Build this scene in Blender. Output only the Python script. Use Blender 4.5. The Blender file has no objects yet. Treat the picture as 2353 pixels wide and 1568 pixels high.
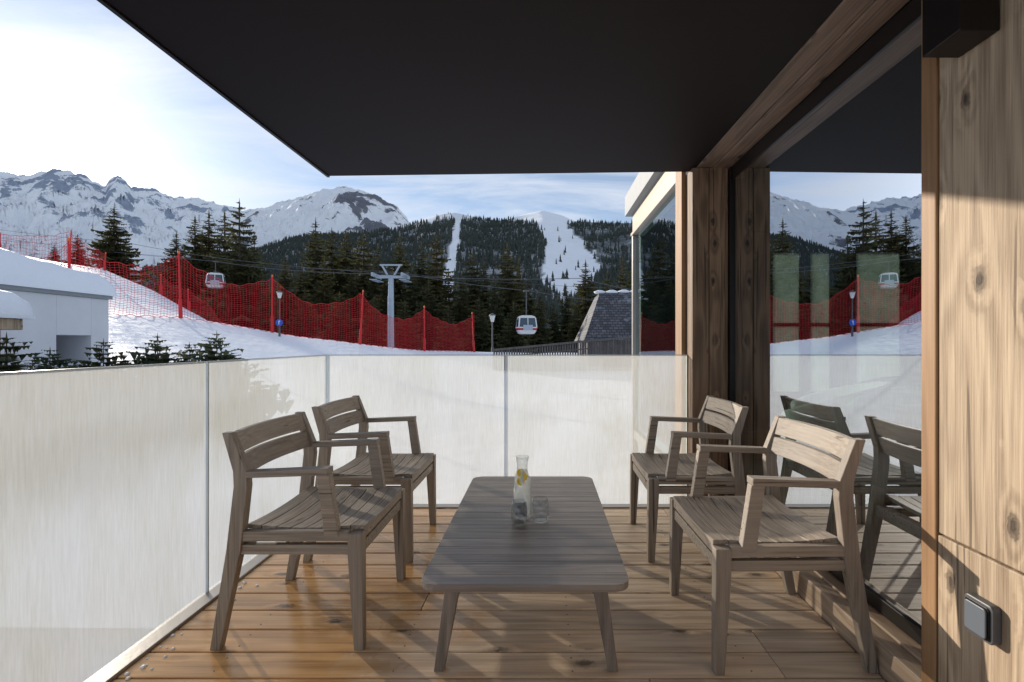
import bpy, bmesh, math, random
from mathutils import Vector, noise, Matrix
random.seed(7)
S=bpy.context.scene
COL=S.collection
# ---------------------------------------------------------------- helpers
class MB:
    def __init__(s): s.v=[]; s.f=[]
    def add(s,vs,fs):
        o=len(s.v); s.v+= [tuple(p) for p in vs]; s.f+=[tuple(i+o for i in f) for f in fs]
    def box(s,x0,x1,y0,y1,z0,z1):
        s.add([(x0,y0,z0),(x1,y0,z0),(x1,y1,z0),(x0,y1,z0),(x0,y0,z1),(x1,y0,z1),(x1,y1,z1),(x0,y1,z1)],
              [(0,3,2,1),(4,5,6,7),(0,1,5,4),(1,2,6,5),(2,3,7,6),(3,0,4,7)])
    def loft(s,rings,cap=True):
        n=len(rings[0]); vs=[p for r in rings for p in r]; fs=[]
        for i in range(len(rings)-1):
            for j in range(n):
                k=(j+1)%n
                fs.append((i*n+j,i*n+k,(i+1)*n+k,(i+1)*n+j))
        if cap:
            fs.append(tuple(range(n))[::-1]); fs.append(tuple((len(rings)-1)*n+j for j in range(n)))
        s.add(vs,fs)
    def zbeam(s,pts):  # (x,y,z,wx,wy) rectangular rings in xy
        s.loft([[(x-a/2,y-b/2,z),(x+a/2,y-b/2,z),(x+a/2,y+b/2,z),(x-a/2,y+b/2,z)] for x,y,z,a,b in pts])
    def cyl(s,p0,p1,r0,r1,n=10):
        p0=Vector(p0);p1=Vector(p1);d=(p1-p0).normalized()
        a=d.orthogonal().normalized(); b=d.cross(a)
        s.loft([[p+ (a*math.cos(t)+b*math.sin(t))*r for t in [2*math.pi*i/n for i in range(n)]] for p,r in ((p0,r0),(p1,r1))])
    def lathe(s,prof,c=(0,0,0),n=28):
        s.loft([[(c[0]+r*math.cos(2*math.pi*i/n),c[1]+r*math.sin(2*math.pi*i/n),c[2]+z) for i in range(n)] for r,z in prof],cap=True)
def mesh(name,mb,mat,smooth=False,recalc=True):
    me=bpy.data.meshes.new(name); me.from_pydata(mb.v,[],mb.f); me.update()
    if recalc:
        bm=bmesh.new(); bm.from_mesh(me); bmesh.ops.recalc_face_normals(bm,faces=bm.faces); bm.to_mesh(me); bm.free()
    if smooth:
        for p in me.polygons: p.use_smooth=True
    if mat: me.materials.append(mat)
    return me
def obj(name,mb,mat,smooth=False,bevel=0,parent=None,recalc=True):
    o=bpy.data.objects.new(name,mesh(name,mb,mat,smooth,recalc)); COL.objects.link(o)
    if bevel:
        m=o.modifiers.new('Bevel','BEVEL'); m.width=bevel; m.segments=2; m.limit_method='ANGLE'
    if parent: o.parent=parent
    return o
def tag(o,label,cat,group=None,kind=None):
    o["label"]=label; o["category"]=cat
    if group:o["group"]=group
    if kind:o["kind"]=kind
    return o
def thing(name,label,cat,loc=(0,0,0),group=None):
    e=bpy.data.objects.new(name,None); e.empty_display_size=.1; e.location=loc; COL.objects.link(e)
    return tag(e,label,cat,group)
def copy_thing(src,loc,rot=None,scale=None,label=None):
    n=src.copy(); COL.objects.link(n); n.location=loc
    if rot is not None: n.rotation_euler=(0,0,rot)
    if scale is not None: n.scale=scale
    if label: n["label"]=label
    for c in src.children:
        k=c.copy(); COL.objects.link(k); k.parent=n
        for g in c.children:
            q=g.copy(); COL.objects.link(q); q.parent=k
    return n
def lerp(a,b,t): return a+(b-a)*t
def interp(tab,x):
    if x<=tab[0][0]: return tab[0][1]
    for (a,b),(c,d) in zip(tab,tab[1:]):
        if x<=c: return b+(d-b)*(x-a)/(c-a)
    return tab[-1][1]
def sst(a,b,x):
    t=max(0,min(1,(x-a)/(b-a))); return t*t*(3-2*t)
# bearings: survey of the place: tangent of bearing and elevation (camera height 1.10)
F=1150.
def U(p): return (p-1246)/F
def V(p): return (788-p)/F
# ---------------------------------------------------------------- materials
class NT:
    def __init__(s,name):
        s.m=bpy.data.materials.new(name); s.m.use_nodes=True; s.t=s.m.node_tree; s.t.nodes.clear()
        s.out=s.t.nodes.new('ShaderNodeOutputMaterial')
    def n(s,ty,**kw):
        nd=s.t.nodes.new(ty)
        for k,v in kw.items():
            if k.startswith('i_'):
                k=k[2:]; k=int(k) if k.isdigit() else k.replace('_',' ')
                if hasattr(v,'is_output'): s.t.links.new(v,nd.inputs[k])
                else: nd.inputs[k].default_value=v
            else: setattr(nd,k,v)
        return nd
    def l(s,a,b): s.t.links.new(a,b)
    def mix(s,f,a,b,bt='MIX'):
        nd=s.t.nodes.new('ShaderNodeMix'); nd.data_type='RGBA'; nd.blend_type=bt
        for i,v in ((0,f),(6,a),(7,b)):
            if hasattr(v,'is_output'): s.t.links.new(v,nd.inputs[i])
            else: nd.inputs[i].default_value = v if i==0 else (*v,1)
        return nd.outputs[2]
    def math(s,op,a,b=0,c=0):
        nd=s.t.nodes.new('ShaderNodeMath'); nd.operation=op
        for i,v in enumerate((a,b,c)):
            if hasattr(v,'is_output'): s.t.links.new(v,nd.inputs[i])
            else: nd.inputs[i].default_value=v
        return nd.outputs[0]
    def ramp(s,f,stops):
        nd=s.t.nodes.new('ShaderNodeValToRGB'); cr=nd.color_ramp
        while len(cr.elements)<len(stops): cr.elements.new(.5)
        for e,(p,c) in zip(cr.elements,stops):
            e.position=p; e.color=(*c,1) if isinstance(c,tuple) else (c,c,c,1)
        s.l(f,nd.inputs[0]); return nd.outputs[0]
    def bsdf(s,**kw):
        b=s.n('ShaderNodeBsdfPrincipled',**kw); s.l(b.outputs[0],s.out.inputs[0]); return b
    def noise(s,vec,scale,detail=4,rough=.55,dist=0):
        return s.n('ShaderNodeTexNoise',i_Vector=vec,i_Scale=scale,i_Detail=detail,i_Roughness=rough,i_Distortion=dist).outputs[0]
def plain(name,col,rough=.5,metal=0,var=.12,nscale=6,bump=0.05,bscale=60,spec=.5):
    t=NT(name); co=t.n('ShaderNodeTexCoord').outputs['Object']
    f=t.noise(co,nscale,3); c=t.mix(f,tuple(x*(1-var) for x in col),tuple(min(1,x*(1+var)) for x in col))
    bp=t.n('ShaderNodeBump',i_Strength=bump,i_Distance=.01,i_Height=t.noise(co,bscale,2))
    b=t.bsdf(i_Base_Color=c,i_Roughness=rough,i_Metallic=metal,i_Normal=bp.outputs[0]); b.inputs['Specular IOR Level'].default_value=spec; return t.m
def wood(name,dark,light,axis='x',rough=.6,fine=90,broad=9,knots=0,bump=.25,islands=.25,grey=None,ring=.28,wet=None,rfreq=34.,cracks=True,kdens=.3,lohi=(.25,.85)):
    t=NT(name); tc=t.n('ShaderNodeTexCoord').outputs['Object']
    oi=t.n('ShaderNodeObjectInfo').outputs['Random']
    isl=t.n('ShaderNodeNewGeometry').outputs['Random Per Island']
    off=t.math('ADD',t.math('MULTIPLY',oi,13.),t.math('MULTIPLY',isl,37.))
    vec=t.n('ShaderNodeVectorMath',operation='ADD',i_0=tc,i_1=t.n('ShaderNodeCombineXYZ',i_X=off,i_Y=off,i_Z=off).outputs[0]).outputs[0]
    def st(a,b):
        sc={'x':(b,a,a),'y':(a,b,a),'z':(a,a,b)}[axis]
        return t.n('ShaderNodeMapping',i_Vector=vec,i_Scale=sc).outputs[0]
    g1=t.noise(st(fine,fine*.02),1,5,.65)
    low=t.noise(st(broad,broad*.12),1,2,.5,.3)
    kn=None
    if knots:
        sp=t.n('ShaderNodeSeparateXYZ',i_0=vec); X,Y,Z=sp.outputs
        al,ac={'x':(X,t.math('ADD',Y,Z)),'y':(Y,t.math('ADD',X,Z)),'z':(Z,t.math('ADD',X,Y))}[axis]
        kv=t.n('ShaderNodeCombineXYZ',i_X=t.math('MULTIPLY',ac,knots),i_Y=t.math('MULTIPLY',al,knots*.5)).outputs[0]
        vo=t.n('ShaderNodeTexVoronoi',voronoi_dimensions='2D',i_Vector=kv,i_Scale=1.)
        sel=t.n('ShaderNodeSeparateXYZ',i_0=vo.outputs[1]).outputs[0]
        kn=t.math('ADD',vo.outputs[0],t.math('MULTIPLY',t.math('MAXIMUM',t.math('SUBTRACT',sel,kdens),0.),1.6))
        kn=t.math('ADD',kn,t.math('MULTIPLY_ADD',t.noise(vec,60,2),.12,-.06))
        low=t.math('ADD',low,t.ramp(kn,[(.0,.40),(.15,.12),(.38,0.)]))
    rings=t.math('SINE',t.math('MULTIPLY',low,rfreq))
    rings=t.math('MULTIPLY_ADD',rings,.5,.5)
    f=t.math('ADD',t.math('MULTIPLY',g1,.66),t.math('MULTIPLY',rings,ring))
    f=t.math('ADD',f,t.math('MULTIPLY',t.noise(tc,2.3,3),.22))
    c=t.mix(t.ramp(f,[(lohi[0],0.),(lohi[1],1.)]),dark,light)
    if grey is not None:
        c=t.mix(t.ramp(t.noise(tc,3.1,5,.6,.5),[(.4,0.),(.65,.7)]),c,grey)
    if knots:
        c=t.mix(t.ramp(kn,[(.05,.95),(.10,.6),(.18,0.)]),c,tuple(x*.25 for x in dark))
    if cracks:
        cr=t.noise(st(fine*.5,fine*.010),1,2,.4,.2)
        c=t.mix(t.ramp(cr,[(.30,.7),(.335,0.)]),c,tuple(x*.35 for x in dark))
    b=t.math('MULTIPLY_ADD',isl,islands*2,1-islands)
    c=t.mix(1.,c,t.n('ShaderNodeCombineXYZ',i_X=b,i_Y=b,i_Z=b).outputs[0],'MULTIPLY')
    bp=t.n('ShaderNodeBump',i_Strength=bump,i_Distance=.004,i_Height=f)
    r=rough
    if wet:
        sx=t.n('ShaderNodeSeparateXYZ',i_0=tc)
        w=t.math('ADD',t.math('MULTIPLY',sx.outputs[0],-.5),t.math('MULTIPLY',t.noise(tc,2.6,4,.6,.4),1.1))
        w=t.ramp(w,[(.62,0.),(.92,1.)])
        c=t.mix(w,c,t.mix(1.,c,wet,'MULTIPLY'))
        r=t.math('MULTIPLY_ADD',w,-(rough-.10),rough)
    t.bsdf(i_Base_Color=c,i_Roughness=r,i_Normal=bp.outputs[0]); return t.m

DECK=wood('deck_timber',(.44,.31,.205),(.90,.72,.53),'x',.5,fine=80,broad=7,knots=7,bump=.35,islands=.17,ring=.18,wet=(.95,.72,.45),cracks=False,kdens=.25,lohi=(.3,.8))
CH={a:wood('chair_teak_'+a,(.13,.098,.072),(.52,.43,.34),a,.62,fine=120,broad=14,bump=.5,islands=.14,grey=(.31,.265,.225),ring=.06,cracks=True,lohi=(.28,.68)) for a in 'xyz'}
TB={a:wood('table_teak_'+a,(.10,.078,.066),(.46,.39,.33),a,.42,fine=60,broad=10,bump=.8,islands=.18,grey=(.20,.17,.15),ring=.08,lohi=(.28,.7)) for a in 'xz'}
OLDW=wood('weathered_larch',(.22,.145,.09),(.68,.53,.37),'z',.65,fine=130,broad=7,knots=8,bump=1.,islands=.05,ring=.14,rfreq=46,kdens=.42,lohi=(.28,.74))
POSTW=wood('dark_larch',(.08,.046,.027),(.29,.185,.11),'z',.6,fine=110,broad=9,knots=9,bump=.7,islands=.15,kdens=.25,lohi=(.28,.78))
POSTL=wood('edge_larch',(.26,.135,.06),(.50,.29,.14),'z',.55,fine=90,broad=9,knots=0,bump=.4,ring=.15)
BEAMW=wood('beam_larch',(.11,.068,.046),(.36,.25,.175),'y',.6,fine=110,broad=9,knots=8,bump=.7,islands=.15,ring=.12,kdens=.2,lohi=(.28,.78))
SILLW=wood('sill_larch',(.30,.21,.15),(.62,.48,.35),'y',.5,fine=80,broad=10,knots=0,bump=.3)
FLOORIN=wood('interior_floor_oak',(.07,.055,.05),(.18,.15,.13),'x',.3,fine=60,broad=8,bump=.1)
CEIL=plain('dark_ceiling_panel',(.0180,.0118,.0110),.6,var=.25,nscale=1.2,bump=.02,spec=.10)
BLACK=plain('black_frame_metal',(.014,.010,.009),.4,var=.2,bump=.02,spec=.3)
CHAN=plain('aluminium_channel',(.40,.38,.37),.35,.6)
BEIGE=plain('beige_metal_cladding',(.50,.43,.35),.35,.3,var=.05)
GREYC=plain('upper_grey_cladding',(.25,.27,.28),.5)
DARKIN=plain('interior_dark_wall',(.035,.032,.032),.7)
TEAL=plain('teal_upholstery',(.12,.40,.35),.8,bump=.3,bscale=300)
CREAM=plain('cream_upholstery',(.6,.58,.52),.8)
RED=plain('red_post_paint',(.60,.015,.02),.5)
REDN=plain('red_net_cord',(.66,.022,.03),.7)
ORANGE=plain('orange_cap',(.7,.16,.04),.6)
PYL=plain('galvanised_pale_steel',(.40,.47,.54),.5,.2)
CONC=plain('pale_concrete',(.64,.65,.67),.75,var=.12,nscale=1.5,bump=.2,bscale=20)
DKG=plain('dark_opening',(.02,.02,.022),.7)
GWHITE=plain('gondola_white_paint',(.75,.75,.75),.35,var=.03)
GRED=plain('gondola_red_paint',(.45,.02,.03),.35,var=.03)
GWIN=plain('gondola_window',(.05,.08,.11),.08,var=.1,bump=0)
CABLE=plain('steel_cable',(.10,.10,.11),.5)
BLUE=plain('blue_sign',(.02,.10,.55),.4)
DKPOLE=plain('lamp_pole_paint',(.10,.10,.105),.5)
LANT=plain('opal_lantern',(.75,.74,.70),.35)
SWG=plain('switch_grey_plastic',(.10,.105,.115),.45,var=.04,bump=.01)
SWL=plain('switch_key_plastic',(.13,.15,.18),.45,var=.03,bump=.01)
BARK=plain('spruce_bark',(.10,.07,.05),.9,bump=.6,bscale=12)
LEMON=plain('lemon_slice',(.85,.62,.03),.4)

def snow(name,blue=(.82,.86,.94),white=(.90,.92,.95),sc=.4,bump=.45,bs=1.2,dist=.16):
    t=NT(name); co=t.n('ShaderNodeTexCoord').outputs['Object']
    c=t.mix(t.noise(co,sc,4),blue,white)
    h=t.math('ADD',t.noise(co,bs,5,.6),t.math('MULTIPLY',t.noise(co,bs*14,3),.12))
    bp=t.n('ShaderNodeBump',i_Strength=bump,i_Distance=dist,i_Height=h)
    t.bsdf(i_Base_Color=c,i_Roughness=.55,i_Normal=bp.outputs[0]); return t.m
SNOW=snow('snow')
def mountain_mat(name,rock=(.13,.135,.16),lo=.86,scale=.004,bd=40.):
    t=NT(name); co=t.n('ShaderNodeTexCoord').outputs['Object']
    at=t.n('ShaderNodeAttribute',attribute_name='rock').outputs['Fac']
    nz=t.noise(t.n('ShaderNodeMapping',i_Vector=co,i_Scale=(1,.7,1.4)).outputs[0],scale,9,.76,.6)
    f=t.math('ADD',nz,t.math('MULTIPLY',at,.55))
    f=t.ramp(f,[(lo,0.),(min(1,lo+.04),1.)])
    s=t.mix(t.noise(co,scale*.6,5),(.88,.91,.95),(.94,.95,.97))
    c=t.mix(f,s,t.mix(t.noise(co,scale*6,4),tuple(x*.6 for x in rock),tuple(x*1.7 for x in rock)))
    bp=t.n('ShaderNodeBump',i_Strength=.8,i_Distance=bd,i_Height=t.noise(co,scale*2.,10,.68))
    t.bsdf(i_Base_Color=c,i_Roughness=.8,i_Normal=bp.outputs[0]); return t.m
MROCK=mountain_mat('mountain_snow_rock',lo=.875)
MFAR=mountain_mat('hazed_mountain_snow_rock',(.26,.30,.38),.895,.0035,32.)  # rock tone lightened and blued: distance haze painted into the colour
def hill_mat():
    t=NT('hill_snow_undergrowth'); co=t.n('ShaderNodeTexCoord').outputs['Object']
    at=t.n('ShaderNodeAttribute',attribute_name='forest').outputs['Fac']
    f=t.math('MULTIPLY',at,t.ramp(t.noise(co,.02,6,.7),[(.32,.6),(.55,.97)]))
    c=t.mix(f,(.88,.91,.95),(.05,.065,.07))
    bp=t.n('ShaderNodeBump',i_Strength=.5,i_Distance=15.,i_Height=t.noise(co,.01,7,.6))
    t.bsdf(i_Base_Color=c,i_Roughness=.8,i_Normal=bp.outputs[0]); return t.m
HILL=hill_mat()
def foliage(name,d,l,k=1.,tr=.3,warm=(.15,.12,.05)):
    t=NT(name); co=t.n('ShaderNodeTexCoord').outputs['Object']
    isl=t.n('ShaderNodeNewGeometry').outputs['Random Per Island']
    oi=t.n('ShaderNodeObjectInfo').outputs['Random']
    f=t.math('ADD',t.math('MULTIPLY',isl,.5),t.math('MULTIPLY',t.noise(co,k,2),.6))
    c=t.mix(t.ramp(f,[(.2,0.),(.85,1.)]),d,l)
    c=t.mix(t.math('MULTIPLY',oi,.5),c,warm)
    b=t.n('ShaderNodeBsdfDiffuse',i_Color=c)
    if tr:
        a=t.n('ShaderNodeBsdfTranslucent',i_Color=t.mix(.5,c,warm)); m=t.n('ShaderNodeMixShader',i_0=tr,i_1=b.outputs[0],i_2=a.outputs[0]); t.l(m.outputs[0],t.out.inputs[0])
    else: t.l(b.outputs[0],t.out.inputs[0])
    return t.m
NEED=foliage('spruce_needles',(.035,.052,.034),(.16,.175,.09),.5)
NEEDY=foliage('young_fir_needles',(.05,.085,.065),(.17,.22,.15),4)
FARF=foliage('hazed_forest_needles',(.035,.050,.056),(.075,.095,.092),.02,0,(.08,.08,.06))  # needle colours made paler and bluer to paint in aerial haze

# frosted balustrade glass
def frosted():
    t=NT('frosted_glass'); co=t.n('ShaderNodeTexCoord').outputs['Object']
    fine=t.noise(t.n('ShaderNodeMapping',i_Vector=co,i_Scale=(120,120,8)).outputs[0],1,4,.65)
    mid=t.noise(t.n('ShaderNodeMapping',i_Vector=co,i_Scale=(16,16,1.2)).outputs[0],1,4,.6)
    wide=t.noise(t.n('ShaderNodeMapping',i_Vector=co,i_Scale=(2.0,2.0,1.1)).outputs[0],1,6,.62,.6)
    f=t.math('ADD',t.math('MULTIPLY',fine,.36),t.math('MULTIPLY',wide,.65))
    f=t.math('ADD',f,t.math('MULTIPLY',mid,.12))
    c=t.mix(t.ramp(f,[(.40,0.),(.70,1.)]),(.62,.61,.52),(.90,.91,.90))
    bp=t.n('ShaderNodeBump',i_Strength=.3,i_Distance=.003,i_Height=fine)
    tl=t.n('ShaderNodeBsdfTranslucent',i_Color=c,i_Normal=bp.outputs[0])
    df=t.n('ShaderNodeBsdfDiffuse',i_Color=c,i_Normal=bp.outputs[0])
    gl=t.n('ShaderNodeBsdfGlossy',i_Color=(.95,.96,1,1),i_Roughness=.20,i_Normal=bp.outputs[0])
    tp=t.n('ShaderNodeBsdfTransparent',i_Color=(.98,.97,.93,1))
    m1=t.n('ShaderNodeMixShader',i_0=.36,i_1=tl.outputs[0],i_2=df.outputs[0])
    m2=t.n('ShaderNodeMixShader',i_0=t.math('MULTIPLY_ADD',wide,.35,.20),i_1=m1.outputs[0],i_2=tp.outputs[0])
    m3=t.n('ShaderNodeMixShader',i_0=.10,i_1=m2.outputs[0],i_2=gl.outputs[0])
    t.l(m3.outputs[0],t.out.inputs[0]); return t.m
FROST=frosted()
EDGE=plain('polished_glass_edge',(.62,.72,.74),.15,var=.05)
def window(name,tint,fac):
    t=NT(name); co=t.n('ShaderNodeTexCoord').outputs['Object']
    tp=t.n('ShaderNodeBsdfTransparent',i_Color=(*tint,1))
    bp=t.n('ShaderNodeBump',i_Strength=.02,i_Distance=.002,i_Height=t.noise(co,1.2,2))
    gl=t.n('ShaderNodeBsdfGlossy',i_Color=(.90,.94,1,1),i_Roughness=.004,i_Normal=bp.outputs[0])
    m=t.n('ShaderNodeMixShader',i_0=fac,i_1=tp.outputs[0],i_2=gl.outputs[0]); t.l(m.outputs[0],t.out.inputs[0]); return t.m
PANE=window('door_pane_glass',(.80,.88,.86),.68)
BAYG=window('bay_pane_glass',(.55,.80,.78),.40)
def transl(name,c):
    t=NT(name); co=t.n('ShaderNodeTexCoord').outputs['Object']
    cc=t.mix(t.noise(co,5),tuple(x*.5 for x in c),c)
    a=t.n('ShaderNodeBsdfTranslucent',i_Color=cc); b=t.n('ShaderNodeBsdfDiffuse',i_Color=cc)
    m=t.n('ShaderNodeMixShader',i_0=.3,i_1=a.outputs[0],i_2=b.outputs[0]); t.l(m.outputs[0],t.out.inputs[0]); return t.m
MINT=transl('mint_blind',(.70,.80,.72))
def clear():
    t=NT('clear_glass'); co=t.n('ShaderNodeTexCoord').outputs['Object']
    lw=t.n('ShaderNodeLayerWeight',i_Blend=.5).outputs['Facing']
    tp=t.n('ShaderNodeBsdfTransparent',i_Color=(.97,.98,.98,1))
    gl=t.n('ShaderNodeBsdfGlossy',i_Roughness=.03)
    f=t.math('MULTIPLY_ADD',t.math('POWER',lw,3.),.6,.06)
    f=t.math('ADD',f,t.math('MULTIPLY',t.noise(co,30),.04))
    m=t.n('ShaderNodeMixShader',i_0=f,i_1=tp.outputs[0],i_2=gl.outputs[0]); t.l(m.outputs[0],t.out.inputs[0]); return t.m
CLEAR=clear()
def shingles():
    t=NT('slate_shingles'); co=t.n('ShaderNodeTexCoord').outputs['Object']
    mp=t.n('ShaderNodeMapping',i_Vector=co,i_Rotation=(math.radians(90),0,0)).outputs[0]
    br=t.n('ShaderNodeTexBrick',i_Vector=mp,i_Color1=(.05,.052,.06,1),i_Color2=(.12,.12,.14,1),i_Mortar=(.015,.015,.018,1),i_Scale=1.)
    br.inputs['Brick Width'].default_value=.3; br.inputs['Row Height'].default_value=.16; br.inputs['Mortar Size'].default_value=.02
    c=t.mix(t.ramp(t.noise(co,1.6,5,.7),[(.56,0.),(.72,.55)]),br.outputs[0],(.45,.47,.52))
    bp=t.n('ShaderNodeBump',i_Strength=.6,i_Distance=.03,i_Height=br.outputs[1]); bp.invert=True
    t.bsdf(i_Base_Color=c,i_Roughness=.7,i_Normal=bp.outputs[0]); return t.m
SLATE=shingles()
DKW=wood('dark_railing_wood',(.05,.042,.04),(.14,.12,.11),'z',.7,fine=30,bump=.2,cracks=False)

# ---------------------------------------------------------------- terrain
YC=[(0,20),(165,20.5),(415,24),(625,27.6),(827,29),(975,35),(1085,40),(2400,42)]
CY=[(-1500,735),(0,718),(235,722),(415,731),(480,739),(560,751),(625,761),(700,773),(827,792),(975,806),(1100,809),(1246,812),(2400,818)]
RY=[(-1500,540),(-300,560),(0,577),(100,598),(235,618),(350,667),(480,740),(600,790)]
def crest(u):
    p=u*F+1246; y=interp(YC,p); return y,1.1+V(interp(CY,p))*y
def ground(u,Y):
    p=u*F+1246; yc,zc=crest(u)
    wl=1-sst(470,560,p)
    if Y<=yc:
        s=max(0,(Y-4)/(yc-4)); z=lerp(-1.0,zc,s**1.35)
    else:
        if Y<60: zr=lerp(zc,min(zc-2,-1.6),sst(yc,60,Y))
        else: zr=lerp(min(zc-2,-1.6),-8,min(1,(Y-60)/340))
        vr=V(interp(RY,p))
        z45=1.1+vr*45
        if Y<45: zl=lerp(zc,z45,max(0,(Y-yc-1.5)/(45-yc-1.5))**1.15 if Y>yc+1.5 else 0)
        elif Y<110: zl=1.1+(vr-.022*(Y-45)/65)*Y
        else: zl=lerp(1.1+(vr-.022)*110,-8,min(1,(Y-110)/290))
        z=lerp(zr,zl,wl)
    X=u*Y
    z+=.10*noise.noise((X*.25,Y*.18,3))*min(1,Y/12)
    return z
mb=MB()
us=[-3+ i*.06 for i in range(30)]+[-1.2+i*.0125 for i in range(136)]+[.5+i*.06 for i in range(26)]
ys=[3.7+ i*.5 for i in range(90)]+[49+ 1.06**k*3*1 for k in range(0,78)]
ys=[y for y in ys if y<430]+[430]
n=len(ys)
for u in us:
    for y in ys: mb.v.append((u*y,y,ground(u,y)))
for i in range(len(us)-1):
    for j in range(n-1):
        a=i*n+j; mb.f.append((a,a+n,a+n+1,a+1))
g=obj('snow_ground',mb,SNOW,smooth=True); tag(g,'snow covered slope with soft humps beyond the terrace','snow ground',kind='structure')
mb=MB(); mb.add([(-9000,-9000,-9),(9000,-9000,-9),(9000,9000,-9),(-9000,9000,-9)],[(0,1,2,3)])
tag(obj('valley_ground',mb,SNOW),'flat snowy valley floor reaching the horizon','ground',kind='structure')

def mountain(name,top,Yc,Yb,zb,p0,p1,nu,nt,amp,mat,label,jag=14,seed=0,pw=1.15,bias=None):
    mb=MB(); rock=[]
    ts=[i/nt for i in range(nt+1)]+[1.04,1.12,1.3]
    for i in range(nu+1):
        p=lerp(p0,p1,i/nu); u=U(p)
        zt=1.1+V(interp(top,p))*Yc
        for t in ts:
            Y=Yb+(Yc-Yb)*t; X=u*Y
            if t<=1:
                z=lerp(zb,zt,t**pw)
                e=min(1,(1-t)*3.5)*min(1,t*3)
            else: z=lerp(zt,zb,(t-1)*2.2); e=.3
            w=Vector((X/380+seed,Y/1300,seed*3.1))
            r=noise.ridged_multi_fractal(w,.85,2.15,7,1.0,2.0)
            r2=noise.fractal(Vector((X/150,Y/200,seed)),.8,2,6)
            z+=amp*((r-1.1)*.55)*e+amp*.22*r2*e
            z+=jag*noise.fractal(Vector((X/70,Y/160,seed+5)),.7,2,5)*(.4+.8*(t>.85))
            k=.5+.5*r2+.15*(r-1)+(.08 if t>.75 else 0)-(.2 if t<.45 else 0)
            if bias: k+=interp(bias,p)*(1 if t>.5 else .3)
            mb.v.append((X,Y,z)); rock.append(max(0,min(1,k)))
    n=len(ts)
    for i in range(nu):
        for j in range(n-1):
            a=i*n+j; mb.f.append((a,a+n,a+n+1,a+1))
    o=obj(name,mb,mat,smooth=True,recalc=False)
    at=o.data.attributes.new('rock','FLOAT','POINT'); at.data.foreach_set('value',rock)
    return tag(o,label,'mountain',kind='structure')
TOPA=[(-900,470),(-500,430),(-200,400),(0,396),(60,404),(120,390),(180,397),(215,418),(242,430),(252,413),(270,400),(288,413),(300,430),(345,435),(400,453),(450,455),(500,470),(540,482),(600,500),(700,530)]
TOPB=[(300,640),(420,560),(500,505),(560,484),(640,466),(700,449),(745,436),(775,429),(795,427),(815,438),(845,445),(875,455),(905,472),(925,493),(945,517),(985,540),(1060,580)]
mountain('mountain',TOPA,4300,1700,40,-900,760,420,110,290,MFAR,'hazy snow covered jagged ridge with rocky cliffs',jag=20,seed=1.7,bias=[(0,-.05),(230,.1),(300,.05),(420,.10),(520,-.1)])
mountain('mountain',TOPB,3300,1500,60,300,1060,320,110,190,MROCK,'pointed snowy peak with dark rock face',jag=12,seed=4.2,bias=[(560,-.22),(730,-.20),(790,-.04),(830,.12),(900,.14),(935,-.1)])
HB,HT=400.,1800.
TOPH=[(150,690),(250,650),(330,618),(400,603),(500,590),(590,574),(650,553),(700,542),(800,536),(900,528),(945,518),(975,503),(1015,492),(1045,489),(1085,498),(1120,506),(1160,507),(1200,494),(1245,484),(1290,495),(1320,509),(1400,514),(1500,512),(1700,500),(2100,520)]
def hz(u,t):
    p=u*F+1246; zt=1.1+V(interp(TOPH,p))*HT
    Y=lerp(HB,HT,t); X=u*Y
    if t<=1: z=lerp(-9,zt,t**1.12)
    else: z=lerp(zt,0,(t-1)*2)
    z+=28*noise.fractal(Vector((X/260,Y/300,2)),.9,2,4)*min(1,t*4)*max(0,min(1,(1-t)*4))
    return X,Y,z
def fmask(p,y):
    q=p+20*noise.noise(Vector((p/16,y/16,0)))
    if y<514 and p>945:
        if p<1000 or 1180<p<1325: return 0
        if y<507: return .15
    c=lerp(1052,1032,(y-515)/120.); w=lerp(8,13,(y-515)/120.)
    if abs(p+4*noise.noise(Vector((p/9,y/9,4)))-c)<w: return 0
    l=interp([(500,1222),(530,1238),(560,1252),(600,1256),(640,1236),(660,1250),(700,1290)],y)
    r=interp([(500,1300),(520,1306),(555,1335),(590,1368),(620,1388),(650,1365),(700,1300)],y)
    if l<q<r: return .015
    return 1
mb=MB(); fa=[]; nu,nt=300,120
ts=[i/nt for i in range(nt+1)]+[1.05,1.2]
for i in range(nu+1):
    u=lerp(U(150),U(2100),i/nu)
    for t in ts:
        X,Y,z=hz(u,t); mb.v.append((X,Y,z)); fa.append(fmask(u*F+1246,788-(z-1.1)/Y*F))
n=len(ts)
for i in range(nu):
    for j in range(n-1):
        a=i*n+j; mb.f.append((a,a+n,a+n+1,a+1))
o=obj('ski_hill',mb,HILL,smooth=True,recalc=False)
at=o.data.attributes.new('forest','FLOAT','POINT'); at.data.foreach_set('value',[float(x) for x in fa])
tag(o,'wooded hillside with white ski pistes cut through','hill',kind='structure')
mb=MB(); rnd=random.Random(3); cnt=0
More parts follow.
